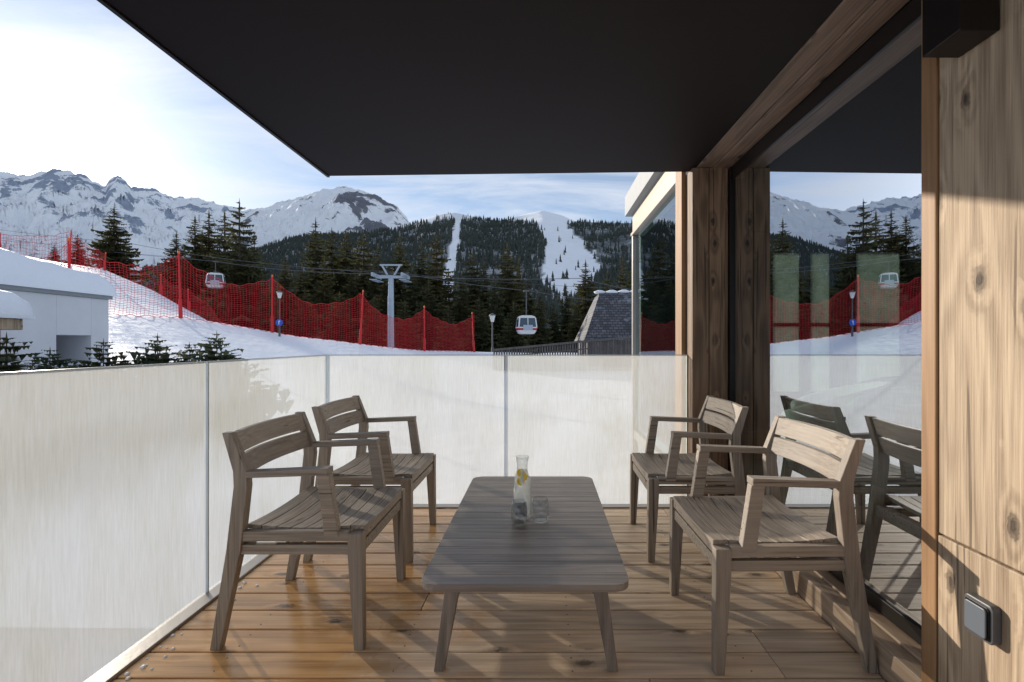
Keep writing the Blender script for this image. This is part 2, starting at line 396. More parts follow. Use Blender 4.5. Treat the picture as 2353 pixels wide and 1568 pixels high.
while cnt<17000:
    t=rnd.random()**.9; u=rnd.uniform(-.8,.32)
    X,Y,z=hz(u,t); py=788-(z-1.1)/Y*F; p=u*F+1246
    m=fmask(p,py+3)
    cl=noise.noise(Vector((X/120,Y/120,9)))
    if p>1300 and py<620 and m>.1: m=.8 if cl>-.15 else .25
    if rnd.random()>m:
        cnt+=.2; continue
    if p<945 and t>.985: continue
    h=rnd.uniform(8,18); r=h*rnd.uniform(.17,.25); k=5; a0=rnd.random()*6
    ring=lambda rr,zz:[(X+rr*math.cos(a0+6.283*i/k)*rnd.uniform(.7,1.2),Y+rr*math.sin(a0+6.283*i/k),z+zz) for i in range(k)]
    vs=ring(r,.02*h-1)+[(X,Y,z+h*.62)]+ring(r*.68,h*.38)+[(X+rnd.uniform(-.3,.3),Y,z+h)]
    fs=[(i,(i+1)%k,k) for i in range(k)]+[(k+1+i,k+1+(i+1)%k,2*k+1) for i in range(k)]
    mb.add(vs,fs); cnt+=1
tag(obj('distant_forest',mb,FARF,recalc=False),'dense dark spruce forest covering the hillside','forest',kind='stuff')

# ---------------------------------------------------------------- spruces
def spruce_meshes(seed,H=20.,R=3.6,levels=46,bare=.05,tw=1.,mat=NEED,jit=.3,nb=12,thin=1.,m=5,droop=1.,pw=.8):
    rd=random.Random(seed); mb=MB()
    for i in range(levels):
        t=(i+rd.random()*.8)/levels; z0=H*(bare+(1-bare)*t*.985)
        r0=R*((1-t)**pw)*(1-.15*(t<.08))+.012*H
        k=int(nb*(.5+.6*(1-t)))
        big=rd.uniform(.78,1.15)
        for b in range(k):
            if rd.random()<.06: continue
            r=r0*big*rd.uniform(1-jit*1.4,1+jit*.5); a=rd.random()*6.283
            dx,dy=math.cos(a),math.sin(a); sx,sy=-dy,dx
            dr=rd.uniform(.22,.5)*r*(1.1-.9*t)*droop
            def P(s): return Vector((dx*r*s,dy*r*s,z0-dr*math.sin(s*2.0)*1.0+ .10*r*s*s))
            for q in range(m):
                s0=.1+.9*q/m; s1=s0+.22; p0=P(s0); p1=P(min(1.04,s1))
                w=r*.40*tw*(1-s0*.66)*rd.uniform(.7,1.3)
                for sg in (-1,1):
                    ap=p0+Vector((dx*w*.7+sg*sx*w,dy*w*.7+sg*sy*w,-w*rd.uniform(.2,.6)*droop))
                    mb.add([p0,p1,ap],[(0,1,2)])
                if rd.random()<.9*thin:
                    ap=(p0+p1)/2+Vector((rd.uniform(-.2,.2)*w,rd.uniform(-.2,.2)*w,-w*rd.uniform(.7,1.3)))
                    mb.add([p0,p1,ap],[(0,1,2)])
    mb.add([(-.008*H,0,H*.93),(.008*H,0,H*.93),(0,0,H*1.01)],[(0,1,2)]); mb.add([(0,-.008*H,H*.93),(0,.008*H,H*.93),(0,0,H*1.01)],[(0,1,2)])
    tk=MB(); tk.cyl((0,0,-1.),(0,0,H*.55),H*.016,H*.009,8); tk.cyl((0,0,H*.55),(0,0,H*.97),H*.009,H*.002,8)
    return mesh('crown',mb,mat,recalc=False),mesh('trunk',tk,BARK)
variants=[spruce_meshes(11,R=4.0),spruce_meshes(23,R=3.6,levels=50,jit=.4),spruce_meshes(35,R=3.3,levels=52,jit=.35),spruce_meshes(47,R=4.8,levels=44,jit=.42)]
def tree(v,loc,sxy,sz,rot,label,group,name='spruce_tree',cat='tree'):
    e=bpy.data.objects.new(name,None); COL.objects.link(e); e.location=loc; e.scale=(sxy,sxy,sz); e.rotation_euler=(0,0,rot)
    tag(e,label,cat,group)
    for nm,m in (('crown',v[0]),('trunk',v[1])):
        c=bpy.data.objects.new(nm,m); COL.objects.link(c); c.parent=e
TR=[(262,472,75,3),(125,562,108,0),(178,538,100,0),(95,590,108,2),(405,533,80,0),(448,495,78,1),(480,482,82,0),(516,484,80,1),(550,458,70,3),(584,540,74,0),(425,560,90,1),(465,530,92,0),(535,520,90,2),(500,540,76,3),(440,580,76,3),(570,580,70,3),
(655,583,88,0),(690,600,92,1),(725,500,92,0),(762,524,98,3),(795,528,104,0),(835,530,108,3),(868,560,98,2),(918,536,104,0),(945,600,90,1),(968,556,94,0),(1003,540,100,3),(1030,620,88,0),
(1085,580,88,3),(1112,600,92,1),(1165,558,82,0),(1192,590,88,1),(1138,640,78,0),(1240,662,72,0),(1270,694,76,1),(1300,652,78,0),(1345,597,96,0),(1325,690,72,1),(1395,622,104,0),(1430,588,104,1),(1452,602,96,0),(1378,672,84,1),(745,590,80,3),(815,610,82,3),(890,615,82,3),(1060,630,80,3),(630,640,84,2),(1215,640,86,2),(985,640,78,3),(1480,560,90,0),(1530,600,80,1),(1415,690,90,0),(1360,700,70,1),(1100,680,66,3),(1180,690,66,3),(860,680,66,3),(780,670,70,3),(700,660,72,3),(930,690,64,3),(1030,700,64,3)]
rd=random.Random(5)
for p,ty,Y,vi in TR:
    u=U(p); z=ground(u,Y)-.3; H=1.1+V(ty)*Y-z
    if H<3: continue
    s=H/20.; k=rd.uniform(.9,1.15)*(1.55 if H<11 else (1.35 if H<16 else 1.22))
    tree(variants[vi],(u*Y,Y,z),s*k,s,rd.random()*6.28,'tall dark green spruce with drooping branches standing in snow','spruces behind the red net fence')
young=[spruce_meshes(71,H=1.5,R=.85,levels=26,mat=NEEDY,nb=15,tw=.9,jit=.35,thin=.4,m=7,droop=-.75,pw=.75),spruce_meshes(72,H=1.5,R=.95,levels=24,mat=NEEDY,nb=15,tw=.85,jit=.4,thin=.4,m=7,droop=-.6,pw=.75)]
for p,ty,Y,vi,w in [(362,766,8.6,0,1),(435,785,9.2,1,.8),(498,760,9.0,0,.95),(238,778,8.2,1,1.),(115,797,7.6,0,1.1),(15,765,6.6,1,1.3),(75,826,7.6,1,.9),(170,826,8,0,.9)]:
    u=U(p); z=ground(u,Y)-.1; H=1.1+V(ty)*Y-z; s=H/1.5
    tree(young[vi],(u*Y,Y,z),w*s,s,rd.random()*6,'small young fir poking out of the snow beside the terrace','young firs beside the terrace','young_fir')

# ---------------------------------------------------------------- safety net fences
def fence(posts,hp,label,cell=.14,cord=.014,sag=.36,post_r=.05):
    e=thing('safety_net_fence',label,'fence',loc=posts[0])
    o0=Vector(posts[0]); P=[Vector(p)-o0 for p in posts]
    for i,p in enumerate(P):
        m=MB(); ln=Vector((rd.uniform(-.18,.18),rd.uniform(-.1,.1),0)); h=hp[i]
        m.cyl(p+Vector((0,0,-.4)),p+Vector((0,0,h))+ln,post_r,post_r*.8,8)
        m.cyl(p+Vector((0,0,0)),p+Vector((0,0,.9))+ln*.3,post_r*1.7,post_r*1.6,8)
        obj('post',m,RED,smooth=False,parent=e)
        m=MB(); m.cyl(p+Vector((0,0,h))+ln,p+Vector((0,0,h+.13))+ln,post_r*1.2,post_r*.8,8)
        obj('post_cap',m,ORANGE,parent=e)
    m=MB()
    for i in range(len(P)-1):
        a,b=P[i],P[i+1]; L=(b-a).length; nx=max(4,int(L/cell)); nz=max(4,int(hp[i]/cell))
        ha,hb=hp[i]-.1,hp[i+1]-.1
        def Q(ix,iz):
            s=ix/nx; f=iz/nz
            hh=lerp(ha,hb,s)*(1-sag*4*s*(1-s)*(.85+.15*math.sin(i*5)))
            base=a.lerp(b,s)
            gx=(base+o0); gz=ground(gx.x/gx.y,gx.y)
            zb=gz+.03-o0.z
            dd=.06*math.sin(s*17+i)+.10*math.sin(f*3.1)*math.sin(s*3.14)
            zw=.04*math.sin(s*40+f*5)+.05*math.sin(s*13+i*2)*f*(1 if 0<ix<nx else 0)
            return Vector((base.x,base.y+dd,zb+(hh)*f+zw))
        pts=[[Q(x,z) for z in range(nz+1)] for x in range(nx+1)]
        c=cord/2
        for x in range(nx+1):
            for z in range(nz+1):
                q=pts[x][z]
                k=cord if (z==nz or z==0) else c
                if x<nx:
                    r=pts[x+1][z]; m.add([q+Vector((0,0,-k)),r+Vector((0,0,-k)),r+Vector((0,0,k)),q+Vector((0,0,k))],[(0,1,2,3)])
                if z<nz:
                    r=pts[x][z+1]; m.add([q+Vector((-c,0,0)),q+Vector((c,0,0)),r+Vector((c,0,0)),r+Vector((-c,0,0))],[(0,1,2,3)])
    obj('net',m,REDN,parent=e,recalc=False)
def fp(p,Y,dz=0):
    u=U(p); return (u*Y,Y,ground(u,Y)+dz)
main=[(-160,19.5),(160,20.4),(415,23.8),(625,27.4),(827,28.8),(975,34.6),(1089,39.4)]
fence([fp(*q) for q in main],[3.0,3.0,3.05,3.05,3.0,3.0,3.0],'tall red safety net on red posts along the snowy piste')
up=[(-120,43),(0,43.5),(160,44),(240,44.5)]
fence([fp(*q) for q in up],[1.7,1.7,3.,1.5],'lower red net running along the upper snow bank',cell=.22,cord=.02,sag=.1)
sh=[(370,46),(434,46),(535,46),(600,46),(700,48)]
fence([fp(p,Y) for p,Y in sh],[1.8,1.9,1.6,1.4,1.3],'short red net with leaning posts behind the tall net',cell=.2,cord=.02,sag=.12,post_r=.08)

# ---------------------------------------------------------------- lift
PY=52.; PX=U(898)*PY; pz=ground(U(898),PY)
e=thing('lift_pylon','pale steel ski lift pylon with sheave crossbeam','pylon',loc=(PX,PY,pz))
ztop=1.1+V(640)*PY-pz
m=MB(); m.cyl((0,0,-1),(0,0,ztop),.36,.27,14); m.cyl((0,0,1.0),(0,0,1.12),.45,.45,14); obj('mast',m,PYL,smooth=False,parent=e)
m=MB(); m.box(-1.55,1.55,-.16,.16,ztop,ztop+.3)
for s in (-1,1):
    m.loft([[(s*.25,-.1,ztop+.3),(s*.42,-.1,ztop+.3),(s*.42,.1,ztop+.3),(s*.25,.1,ztop+.3)],[(s*.85,-.1,ztop+1.35),(s*1.02,-.1,ztop+1.35),(s*1.02,.1,ztop+1.35),(s*.85,.1,ztop+1.35)]])
m.box(-1.15,1.15,-.09,.09,ztop+1.3,ztop+1.45)
obj('crossbeam',m,PYL,parent=e)
for s in (-1,1):
    m=MB(); m.box(s*1.5-.05,s*1.5+.05,-1.5,1.5,ztop+.05,ztop+.17)
    for k in range(6):
        y=-1.3+k*.52; m.cyl((s*1.5-.08,y,ztop+.25),(s*1.5+.08,y,ztop+.25),.2,.2,12)
    m.box(s*1.5-.35,s*1.5+.35,-1.2,1.2,ztop-.28,ztop-.22)
    obj('sheave_assembly',m,PYL,parent=e)
m=MB(); 
for k in range(16): m.box(-.18,.18,-.50,-.46,.8+k*.38,.84+k*.38)
m.box(-.2,-.16,-.52,-.46,.5,7.); m.box(.16,.2,-.52,-.46,.5,7.)
obj('ladder',m,PYL,parent=e)
def cable(pts,r,label):
    m=MB()
    fine=[]
    for a,b in zip(pts,pts[1:]):
        for k in range(12):
            t=k/12; q=Vector(a).lerp(Vector(b),t); q.z-=(Vector(a)-Vector(b)).length*.012*4*t*(1-t); fine.append(q)
    fine.append(Vector(pts[-1]))
    for a,b in zip(fine,fine[1:]): m.cyl(a,b,r,r,5)
    tag(obj('lift_cable',m,CABLE),label,'cable',group='ski lift cables')
def W(p,y,Y): return (U(p)*Y,Y,1.1+V(y)*Y)
sh1=(PX-1.5,PY,pz+ztop+.45); sh2=(PX+1.5,PY,pz+ztop+.45)
g1=W(495,601,66); g2=W(1209,668,54)
cable([W(-400,470,105),g1,sh1,W(1330,640,46),W(1650,700,40)],.028,'dark steel haul cable of the gondola lift')
cable([W(-400,452,110),W(300,560,75),sh2,g2,W(1650,720,50)],.028,'dark steel haul cable carrying gondola cabins')
cable([W(-300,500,100),W(400,590,72),W(866,622,60),W(1500,665,60)],.016,'thin dark service cable above the piste')
def gondola(loc,drop,rot,label):
    e=thing('gondola_cabin',label,'gondola',loc=loc,group='gondola cabins on the lift'); e.rotation_euler=(0,0,rot)
    top=-drop; h=2.0; w=1.12; d=1.05
    def rr(z,s,sd):
        pts=[]
        for a in range(20):
            t=6.2832*a/20; c,s_=math.cos(t),math.sin(t)
            pts.append((w*s*math.copysign(abs(c)**.45,c),d*sd*math.copysign(abs(s_)**.45,s_),z))
        return pts
    m=MB(); m.loft([rr(top-2.0,.62,.62),rr(top-1.92,.78,.78),rr(top-1.6,.92,.92),rr(top-1.25,1.,1.)]); obj('lower_body',m,GWHITE,parent=e,bevel=0)
    m=MB(); m.loft([rr(top-1.60,.935,.935),rr(top-1.38,.985,.985)]); obj('stripe',m,GRED,parent=e)
    m=MB(); m.loft([rr(top-1.25,.985,.985),rr(top-.5,.93,.93),rr(top-.3,.84,.84)]); obj('window',m,GWIN,parent=e)
    m=MB(); m.loft([rr(top-.30,.86,.86),rr(top-.12,.78,.78),rr(top,.5,.5)])
    for sx in (-1,1):
        for sy in (-1,1): m.zbeam([(sx*.96,sy*.9,top-1.25,.12,.12),(sx*.84,sy*.8,top-.28,.12,.12)])
        m.zbeam([(sx*.02,-1.05,top-1.25,.04,.05),(sx*.02,-.94,top-.3,.04,.05)])
    for sx in (-1.1,1.1): m.zbeam([(sx,0,top-1.25,.06,.06),(sx*.9,0,top-.3,.06,.06)])
    obj('roof',m,GWHITE,parent=e)
    m=MB(); m.cyl((0,0,top),(0,0,-.05),.06,.05,8); m.box(-.3,.3,-.1,.1,-.12,.06); obj('hanger_arm',m,CABLE,parent=e)
    m=MB(); m.box(-.5,.5,-1.12,-1.02,top-1.6,top-1.05); obj('ski_rack',m,PYL,parent=e)
gondola(g1,1.55,.5,'white and red gondola cabin hanging from the lift cable')
gondola(g2,2.7,.2,'pale gondola cabin with dark windows on a long hanger')

def lamp(p,ytop,Y,sign=False,q=1.):
    u=U(p); z=ground(u,Y); H=1.1+V(ytop)*Y-z
    e=thing('street_lamp','dark lamp post with pale lantern head'+(' and blue sign' if sign else ''),'street lamp',loc=(u*Y,Y,z),group='street lamps along the piste')
    m=MB(); m.cyl((0,0,-.3),(0,0,H-.75*q),.07*q,.05*q,10); m.cyl((0,0,-.1),(0,0,.5),.11*q,.09*q,10); obj('pole',m,DKPOLE,parent=e)
    m=MB(); m.lathe([(.09*q,H-.75*q),(.13*q,H-.7*q),(.24*q,H-.22*q),(.22*q,H-.18*q)],n=12); obj('lantern',m,LANT,parent=e,smooth=False)
    m=MB(); m.lathe([(.28*q,H-.2*q),(.26*q,H-.14*q),(.08*q,H-.02),(.03*q,H)],n=12); obj('lantern_cap',m,DKPOLE,parent=e)
    if sign:
        zc=H*.30; r=.19
        m=MB(); m.cyl((.03,-.08,zc),(.03,-.10,zc),r,r,20); obj('sign_plate',m,BLUE,parent=e)
        m=MB(); m.box(.0,.04,-.107,-.102,zc-.10,zc+.10); m.box(.04,.09,-.107,-.102,zc+.05,zc+.10); obj('sign_mark',m,GWHITE,parent=e)
lamp(642,668,26.6,True,.55); lamp(1131,720,42)

# ---------------------------------------------------------------- left concrete building and hut
def snowcap(name_parent,x0,x1,y0,y1,z0,h,seed,over=.15,r=.35):
    m=MB(); nx=max(6,int((x1-x0)/.2)); ny=max(6,int((y1-y0)/.2))
    x0-=over;x1+=over;y0-=over;y1+=over
    for i in range(nx+1):
        for j in range(ny+1):
            x=lerp(x0,x1,.5-.5*math.cos(math.pi*i/nx)); y=lerp(y0,y1,.5-.5*math.cos(math.pi*j/ny))
            d=min(x-x0,x1-x,y-y0,y1-y); k=min(1,d/r); hh=h*math.sqrt(max(0,1-(1-k)**2))
            hh*=.85+.3*noise.noise(Vector((x*.5,y*.5,seed)))+.12*noise.noise(Vector((x*1.7,y*1.7,seed)))
            m.v.append((x,y,z0+.06+hh))
    for i in range(nx):
        for j in range(ny):
            a=i*(ny+1)+j; m.f.append((a,a+ny+1,a+ny+2,a+1))
    m.add([(x0,y0,z0+.004),(x1,y0,z0+.004),(x1,y1,z0+.004),(x0,y1,z0+.004)],[(0,3,2,1)])
    for (a,b) in (((x0,y0),(x1,y0)),((x1,y0),(x1,y1)),((x1,y1),(x0,y1)),((x0,y1),(x0,y0))):
        m.add([(a[0],a[1],z0+.004),(b[0],b[1],z0+.004),(b[0],b[1],z0+.06),(a[0],a[1],z0+.06)],[(0,1,2,3)])
    return obj('roof_snow',m,SNOW,smooth=True,parent=name_parent)
e=thing('concrete_building','low pale concrete building under thick roof snow','building',loc=(-12.3,9,-1.5))
m=MB(); T=3.82
m.box(-6,0,-3,3.67,0,T); m.box(-6,0,4.65,5.2,0,T); m.box(-6,0,3.67,4.65,2.8,T); m.box(-6,-1.2,3.67,4.65,0,2.8)
obj('wall',m,CONC,parent=e,bevel=.01)
m=MB(); m.box(-6.05,.06,-3.05,5.26,T+.004,T+.10); obj('roof_edge',m,GREYC,parent=e)
m=MB(); m.box(-1.19,-1.12,3.70,4.62,0,2.75); obj('door',m,DKG,parent=e)
snowcap(e,-6,.0,-3,5.2,T+.10,.85,2.,.12,.7)
e=thing('timber_hut','small timber shelter with snow piled on its roof','hut',loc=(-8.4,7.0,-.9))
m=MB(); m.box(-2.5,-.15,-1.,.9,0,2.2); obj('wall',m,POSTL,parent=e)
m=MB(); m.box(-2.6,.05,-1.2,1.05,2.204,2.38); obj('roof',m,OLDW,parent=e,bevel=.01)
snowcap(e,-2.6,.05,-1.2,1.05,2.38,.48,5.,.1,.35)

# ---------------------------------------------------------------- slate chalet + railing
e=thing('slate_roof_chalet','chalet with steep dark slate roof dusted with snow','chalet',loc=(2.4,30,-1))
m=MB()
m.add([(0,-1.2,2.2),(12,-1.2,2.2),(12,8,2.2),(0,8,2.2),(1.25,2.,5.25),(12,2.,5.5),(12,5,5.5),(1.25,5,5.25)],[(0,1,5,4),(1,2,6,5),(2,3,7,6),(3,0,4,7),(4,5,6,7),(0,3,2,1)])
obj('roof',m,SLATE,parent=e)
m=MB(); m.box(.3,12,-.6,7.5,0,2.19); obj('wall',m,DKW,parent=e)
m=MB()
for i in range(14):
    x=1.3+i*.78; m.lathe([(.5*rd.uniform(.6,1),-.02),(.4,.1),(.15,.2)],c=(x,2.3,5.28+i*.018),n=10)
obj('roof_snow',m,SNOW,smooth=True,parent=e)
e=thing('slatted_railing','dark slatted wooden railing sloping up beside the chalet','railing',loc=(-2.6,26,.0))
m=MB(); L=7.4
def tz(x): return .72+.70*x/L
m.loft([[(0,-.08,tz(0)-.06),(0,.08,tz(0)-.06),(0,.08,tz(0)+.05),(0,-.08,tz(0)+.05)],[(L,-.08,tz(L)-.06),(L,.08,tz(L)-.06),(L,.08,tz(L)+.05),(L,-.08,tz(L)+.05)]])
m.loft([[(0,-.05,tz(0)-.42),(0,.05,tz(0)-.42),(0,.05,tz(0)-.36),(0,-.05,tz(0)-.36)],[(L,-.05,tz(L)-.42),(L,.05,tz(L)-.42),(L,.05,tz(L)-.36),(L,-.05,tz(L)-.36)]])
obj('rail',m,DKW,parent=e)
m=MB()
for i in range(56):
    x=.05+i*.132; m.box(x,x+.08,-.02,.02,-.8,tz(x)-.07)
obj('slat',m,DKW,parent=e)

# ---------------------------------------------------------------- terrace
m=MB(); y=-1.98
i=0
while y<3.40:
    x0=-1.40
    rx=random.Random(i); cut=rx.choice([None,None,None,.35,-.5,.8])
    y1=min(y+.1310,3.39)
    if cut is None: m.box(x0,1.118,y,y1,-.03,0)
    else: m.box(x0,cut-.001,y,y1,-.03,0); m.box(cut+.001,1.118,y,y1,-.03,0)
    y+=.1395; i+=1
d=obj('timber_deck',m,DECK,bevel=.003); tag(d,'warm wet timber deck boards of the terrace','deck',kind='structure')
m=MB(); m.box(-1.50,5,-2,3.50,-.35,-.05); tag(obj('terrace_slab',m,BLACK),'dark slab under the deck boards','slab',kind='structure')
m=MB(); yy=-1.98
while yy<3.3:
    for x in (-1.1,-.5,.1,.7):
        for dy in (.03,.10): m.cyl((x,yy+dy,-.001),(x,yy+dy,.0008),.003,.003,8)
    yy+=.1395
o=obj('deck_screws',m,DKPOLE); tag(o,'small steel screws in the deck boards','screws',kind='stuff')
m=MB(); rr_=random.Random(8)
for i in range(40):
    y_=rr_.uniform(1.3,2.3); x=-1.39+abs(rr_.gauss(0,.05)); s=rr_.uniform(.003,.009)
    m.lathe([(s,0),(s*.9,s*.5),(s*.4,s*.8)],c=(x,y_,.0005),n=7)
tag(obj('ice_bits',m,SNOW),'small crumbs of snow and ice along the deck edge','ice',kind='stuff')

e=thing('glass_balustrade','chest high frosted glass balustrade around the terrace','balustrade',loc=(-1.46,3.4,0))
def panel(x0,x1,y0,y1):
    x0+=1.46;x1+=1.46;y0-=3.4;y1-=3.4
    m=MB()
    if x1-x0<.1: m.add([(x1,y0,-.04),(x1,y1,-.04),(x1,y1,1.016),(x1,y0,1.016)],[(0,1,2,3)])
    else: m.add([(x0,y0,-.04),(x1,y0,-.04),(x1,y0,1.016),(x0,y0,1.016)],[(0,1,2,3)])
    obj('panel',m,FROST,parent=e,recalc=False)
    m=MB(); m.box(x0,x1,y0,y1,1.0165,1.0195)
    if x1-x0<.1:
        m.box(x0,x1,y0-.003,y0-.0005,-.04,1.0195); m.box(x0,x1,y1+.0005,y1+.003,-.04,1.0195)
    else:
        m.box(x0-.003,x0-.0005,y0,y1,-.04,1.0195); m.box(x1+.0005,x1+.003,y0,y1,-.04,1.0195)
    obj('glass_edge',m,EDGE,parent=e)
panel(-1.476,-1.46,2.193,3.385); panel(-1.476,-1.46,.98,2.185); panel(-1.476,-1.46,-.24,.97); panel(-1.476,-1.46,-1.5,-.25)
panel(-1.46,-.261,3.40,3.416); panel(-.251,.98,3.40,3.416)
m=MB(); m.box(-.014,.058,-5,-.012,-.02,.012); m.box(.0,2.45,-.07,-.004,-.02,.008); obj('base_channel',m,CHAN,parent=e,bevel=.002)

# ceiling
m=MB(); m.add([(-1.48,-2.2,2.26),(1.017,-2.2,2.26),(1.017,3.394,2.26),(-1.48,3.483,2.26),(-1.48,-2.2,2.62),(1.017,-2.2,2.62),(1.017,3.394,2.62),(-1.48,3.483,2.62)],
 [(0,3,2,1),(4,5,6,7),(0,1,5,4),(1,2,6,5),(2,3,7,6),(3,0,4,7)])
tag(obj('ceiling',m,CEIL),'dark brown soffit panel over the terrace','ceiling',kind='structure')
m=MB(); m.box(-1.50,-1.483,-2.2,3.49,2.252,2.64); tag(obj('ceiling_trim',m,BLACK),'thin black metal edge of the terrace roof','trim',kind='structure')
m=MB(); m.box(1.02,5.2,-2.2,6.2,2.66,2.9); tag(obj('upper_floor',m,GREYC),'floor slab of the storey above','slab',kind='structure')
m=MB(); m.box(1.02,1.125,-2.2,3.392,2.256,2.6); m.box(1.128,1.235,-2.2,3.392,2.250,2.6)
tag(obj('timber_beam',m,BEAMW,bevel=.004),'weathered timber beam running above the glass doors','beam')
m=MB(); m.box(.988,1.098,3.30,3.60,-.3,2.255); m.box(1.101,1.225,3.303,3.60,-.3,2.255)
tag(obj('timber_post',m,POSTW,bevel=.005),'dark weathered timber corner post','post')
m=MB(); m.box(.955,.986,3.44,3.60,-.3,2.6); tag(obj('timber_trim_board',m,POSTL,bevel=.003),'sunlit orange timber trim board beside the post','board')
G=1.245
e=thing('sliding_glass_door','large sliding glass door with black frame and timber sill','glass door',loc=(G,2.0,0))
m=MB(); m.box(-.018,.07,1.27,1.33,.0,2.25); m.box(-.06,.06,-3.9,-3.8,0,2.25)
m.box(-.008,.06,-3.8,1.27,2.17,2.249); m.box(-.010,.06,-3.8,1.27,.11,.165); obj('frame',m,BLACK,parent=e,bevel=.003)
m=MB(); m.add([(0,-3.8,.16),(0,1.27,.16),(0,1.27,2.18),(0,-3.8,2.18)],[(0,1,2,3)]); obj('pane',m,PANE,parent=e,recalc=False)
m=MB(); m.box(-.123,-.062,-3.9,1.28,-.02,.10); m.box(-.060,.06,-3.9,1.27,-.02,.108); obj('sill',m,SILLW,parent=e,bevel=.004)
e=thing('timber_pier','sunlit weathered timber clad wall with knots and cracks','wall',loc=(1.10,1.4,0))
m=MB(); m.box(.0,.13,-.45,-.01,.572,2.255); m.box(-.003,.13,-.45,-.01,0,.568); m.box(.0,.13,-2.2,-.453,0,2.255)
obj('cladding',m,OLDW,parent=e,bevel=.004)
m=MB(); m.box(-.006,.12,-.007,.048,0,2.255); obj('edge_batten',m,POSTL,parent=e,bevel=.004)
m=MB(); m.box(0,.098,0,.12,0,.405); o=obj('metal_housing',m,BLACK,bevel=.003); o.location=(1.0,1.2,1.85)
tag(o,'black metal box fixed high on the timber wall','box')
def rrect(cy,cz,hy,hz_,r,x0,x1,mb):
    pts=[]
    for (sy,sz,a0) in ((1,1,0),(-1,1,90),(-1,-1,180),(1,-1,270)):
        for k in range(6):
            a=math.radians(a0+k*18); pts.append((cy+sy*(hy-r)+r*math.cos(a),cz+sz*(hz_-r)+r*math.sin(a)))
    mb.loft([[(x0,y,z) for y,z in pts],[(x1,y,z) for y,z in pts]])
e=thing('wall_switch','grey weatherproof switch on the timber wall','switch',loc=(1.096,1.235,.42))
m=MB(); rrect(0,0,.041,.047,.012,0,-.022,m); obj('housing',m,SWG,parent=e,bevel=.003)
m=MB(); rrect(0,0,.034,.040,.008,-.0225,-.026,m); obj('frame',m,BLACK,parent=e,bevel=.001)
m=MB(); rrect(0,0,.030,.036,.007,-.0262,-.031,m); obj('key',m,SWL,parent=e,bevel=.002)

# ---------------------------------------------------------------- interior
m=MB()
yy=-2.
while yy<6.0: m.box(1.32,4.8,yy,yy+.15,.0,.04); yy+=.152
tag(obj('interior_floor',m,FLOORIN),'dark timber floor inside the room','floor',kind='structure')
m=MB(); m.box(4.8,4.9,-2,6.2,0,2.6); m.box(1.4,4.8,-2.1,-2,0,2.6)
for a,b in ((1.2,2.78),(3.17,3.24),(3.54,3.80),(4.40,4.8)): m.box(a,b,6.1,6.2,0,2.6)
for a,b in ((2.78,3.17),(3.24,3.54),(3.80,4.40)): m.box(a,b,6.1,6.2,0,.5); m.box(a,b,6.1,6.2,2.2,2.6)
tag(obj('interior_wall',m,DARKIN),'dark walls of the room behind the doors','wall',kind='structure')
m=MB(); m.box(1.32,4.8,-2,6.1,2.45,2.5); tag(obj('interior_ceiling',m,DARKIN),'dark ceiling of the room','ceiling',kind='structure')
for a,b in ((2.78,3.17),(3.24,3.54),(3.80,4.40)):
    e=thing('window_blind','pale mint translucent window blind','blind',loc=(a,6.13,.5),group='mint blinds in the far wall')
    m=MB(); m.box(.01,b-a-.01,0,.01,0,1.69); obj('blind_fabric',m,MINT,parent=e)
    m=MB(); m.box(0,.03,-.02,.03,0,1.7); m.box(b-a-.03,b-a,-.02,.03,0,1.7); m.box(.03,b-a-.03,-.02,.03,.8,.84); obj('frame',m,BLACK,parent=e)
def armchair(loc,rot,mat,label):
    e=thing('armchair',label,'armchair',loc=loc,group='armchairs inside the room'); e.rotation_euler=(0,0,rot)
    m=MB(); R0,R1=.30,.38; rings=[]
    for k in range(19):
        a=math.radians(55+k*250/18); h=.80-.20*abs((k-9)/9)**2
        c,s=math.cos(a),math.sin(a)
        rings.append([(c*R0,s*R0,.30),(c*R1,s*R1,.26),(c*(R1+.05),s*(R1+.05),h-.02),(c*(R1+.03),s*(R1+.03),h),(c*(R0+.05),s*(R0+.05),h-.01)])
    m.loft(rings); obj('backrest',m,mat,smooth=True,parent=e)
    m=MB(); m.lathe([(.28,.26),(.34,.28),(.34,.40),(.31,.44),(.1,.455)],n=24); obj('seat',m,mat,smooth=True,parent=e)
    for k in range(4):
        a=math.radians(45+90*k); m=MB(); m.cyl((math.cos(a)*.22,math.sin(a)*.22,.27),(math.cos(a)*.30,math.sin(a)*.30,0),.022,.014,10); obj('leg',m,BLACK,parent=e)
armchair((2.0,3.55,.04),2.6,CREAM,'cream tub armchair inside the room')
armchair((2.15,2.75,.04),-2.4,TEAL,'teal tub armchair inside the room')
armchair((1.95,1.95,.04),2.2,TEAL,'teal tub armchair inside the room')
armchair((2.75,3.9,.04),3.4,TEAL,'teal tub armchair inside the room')

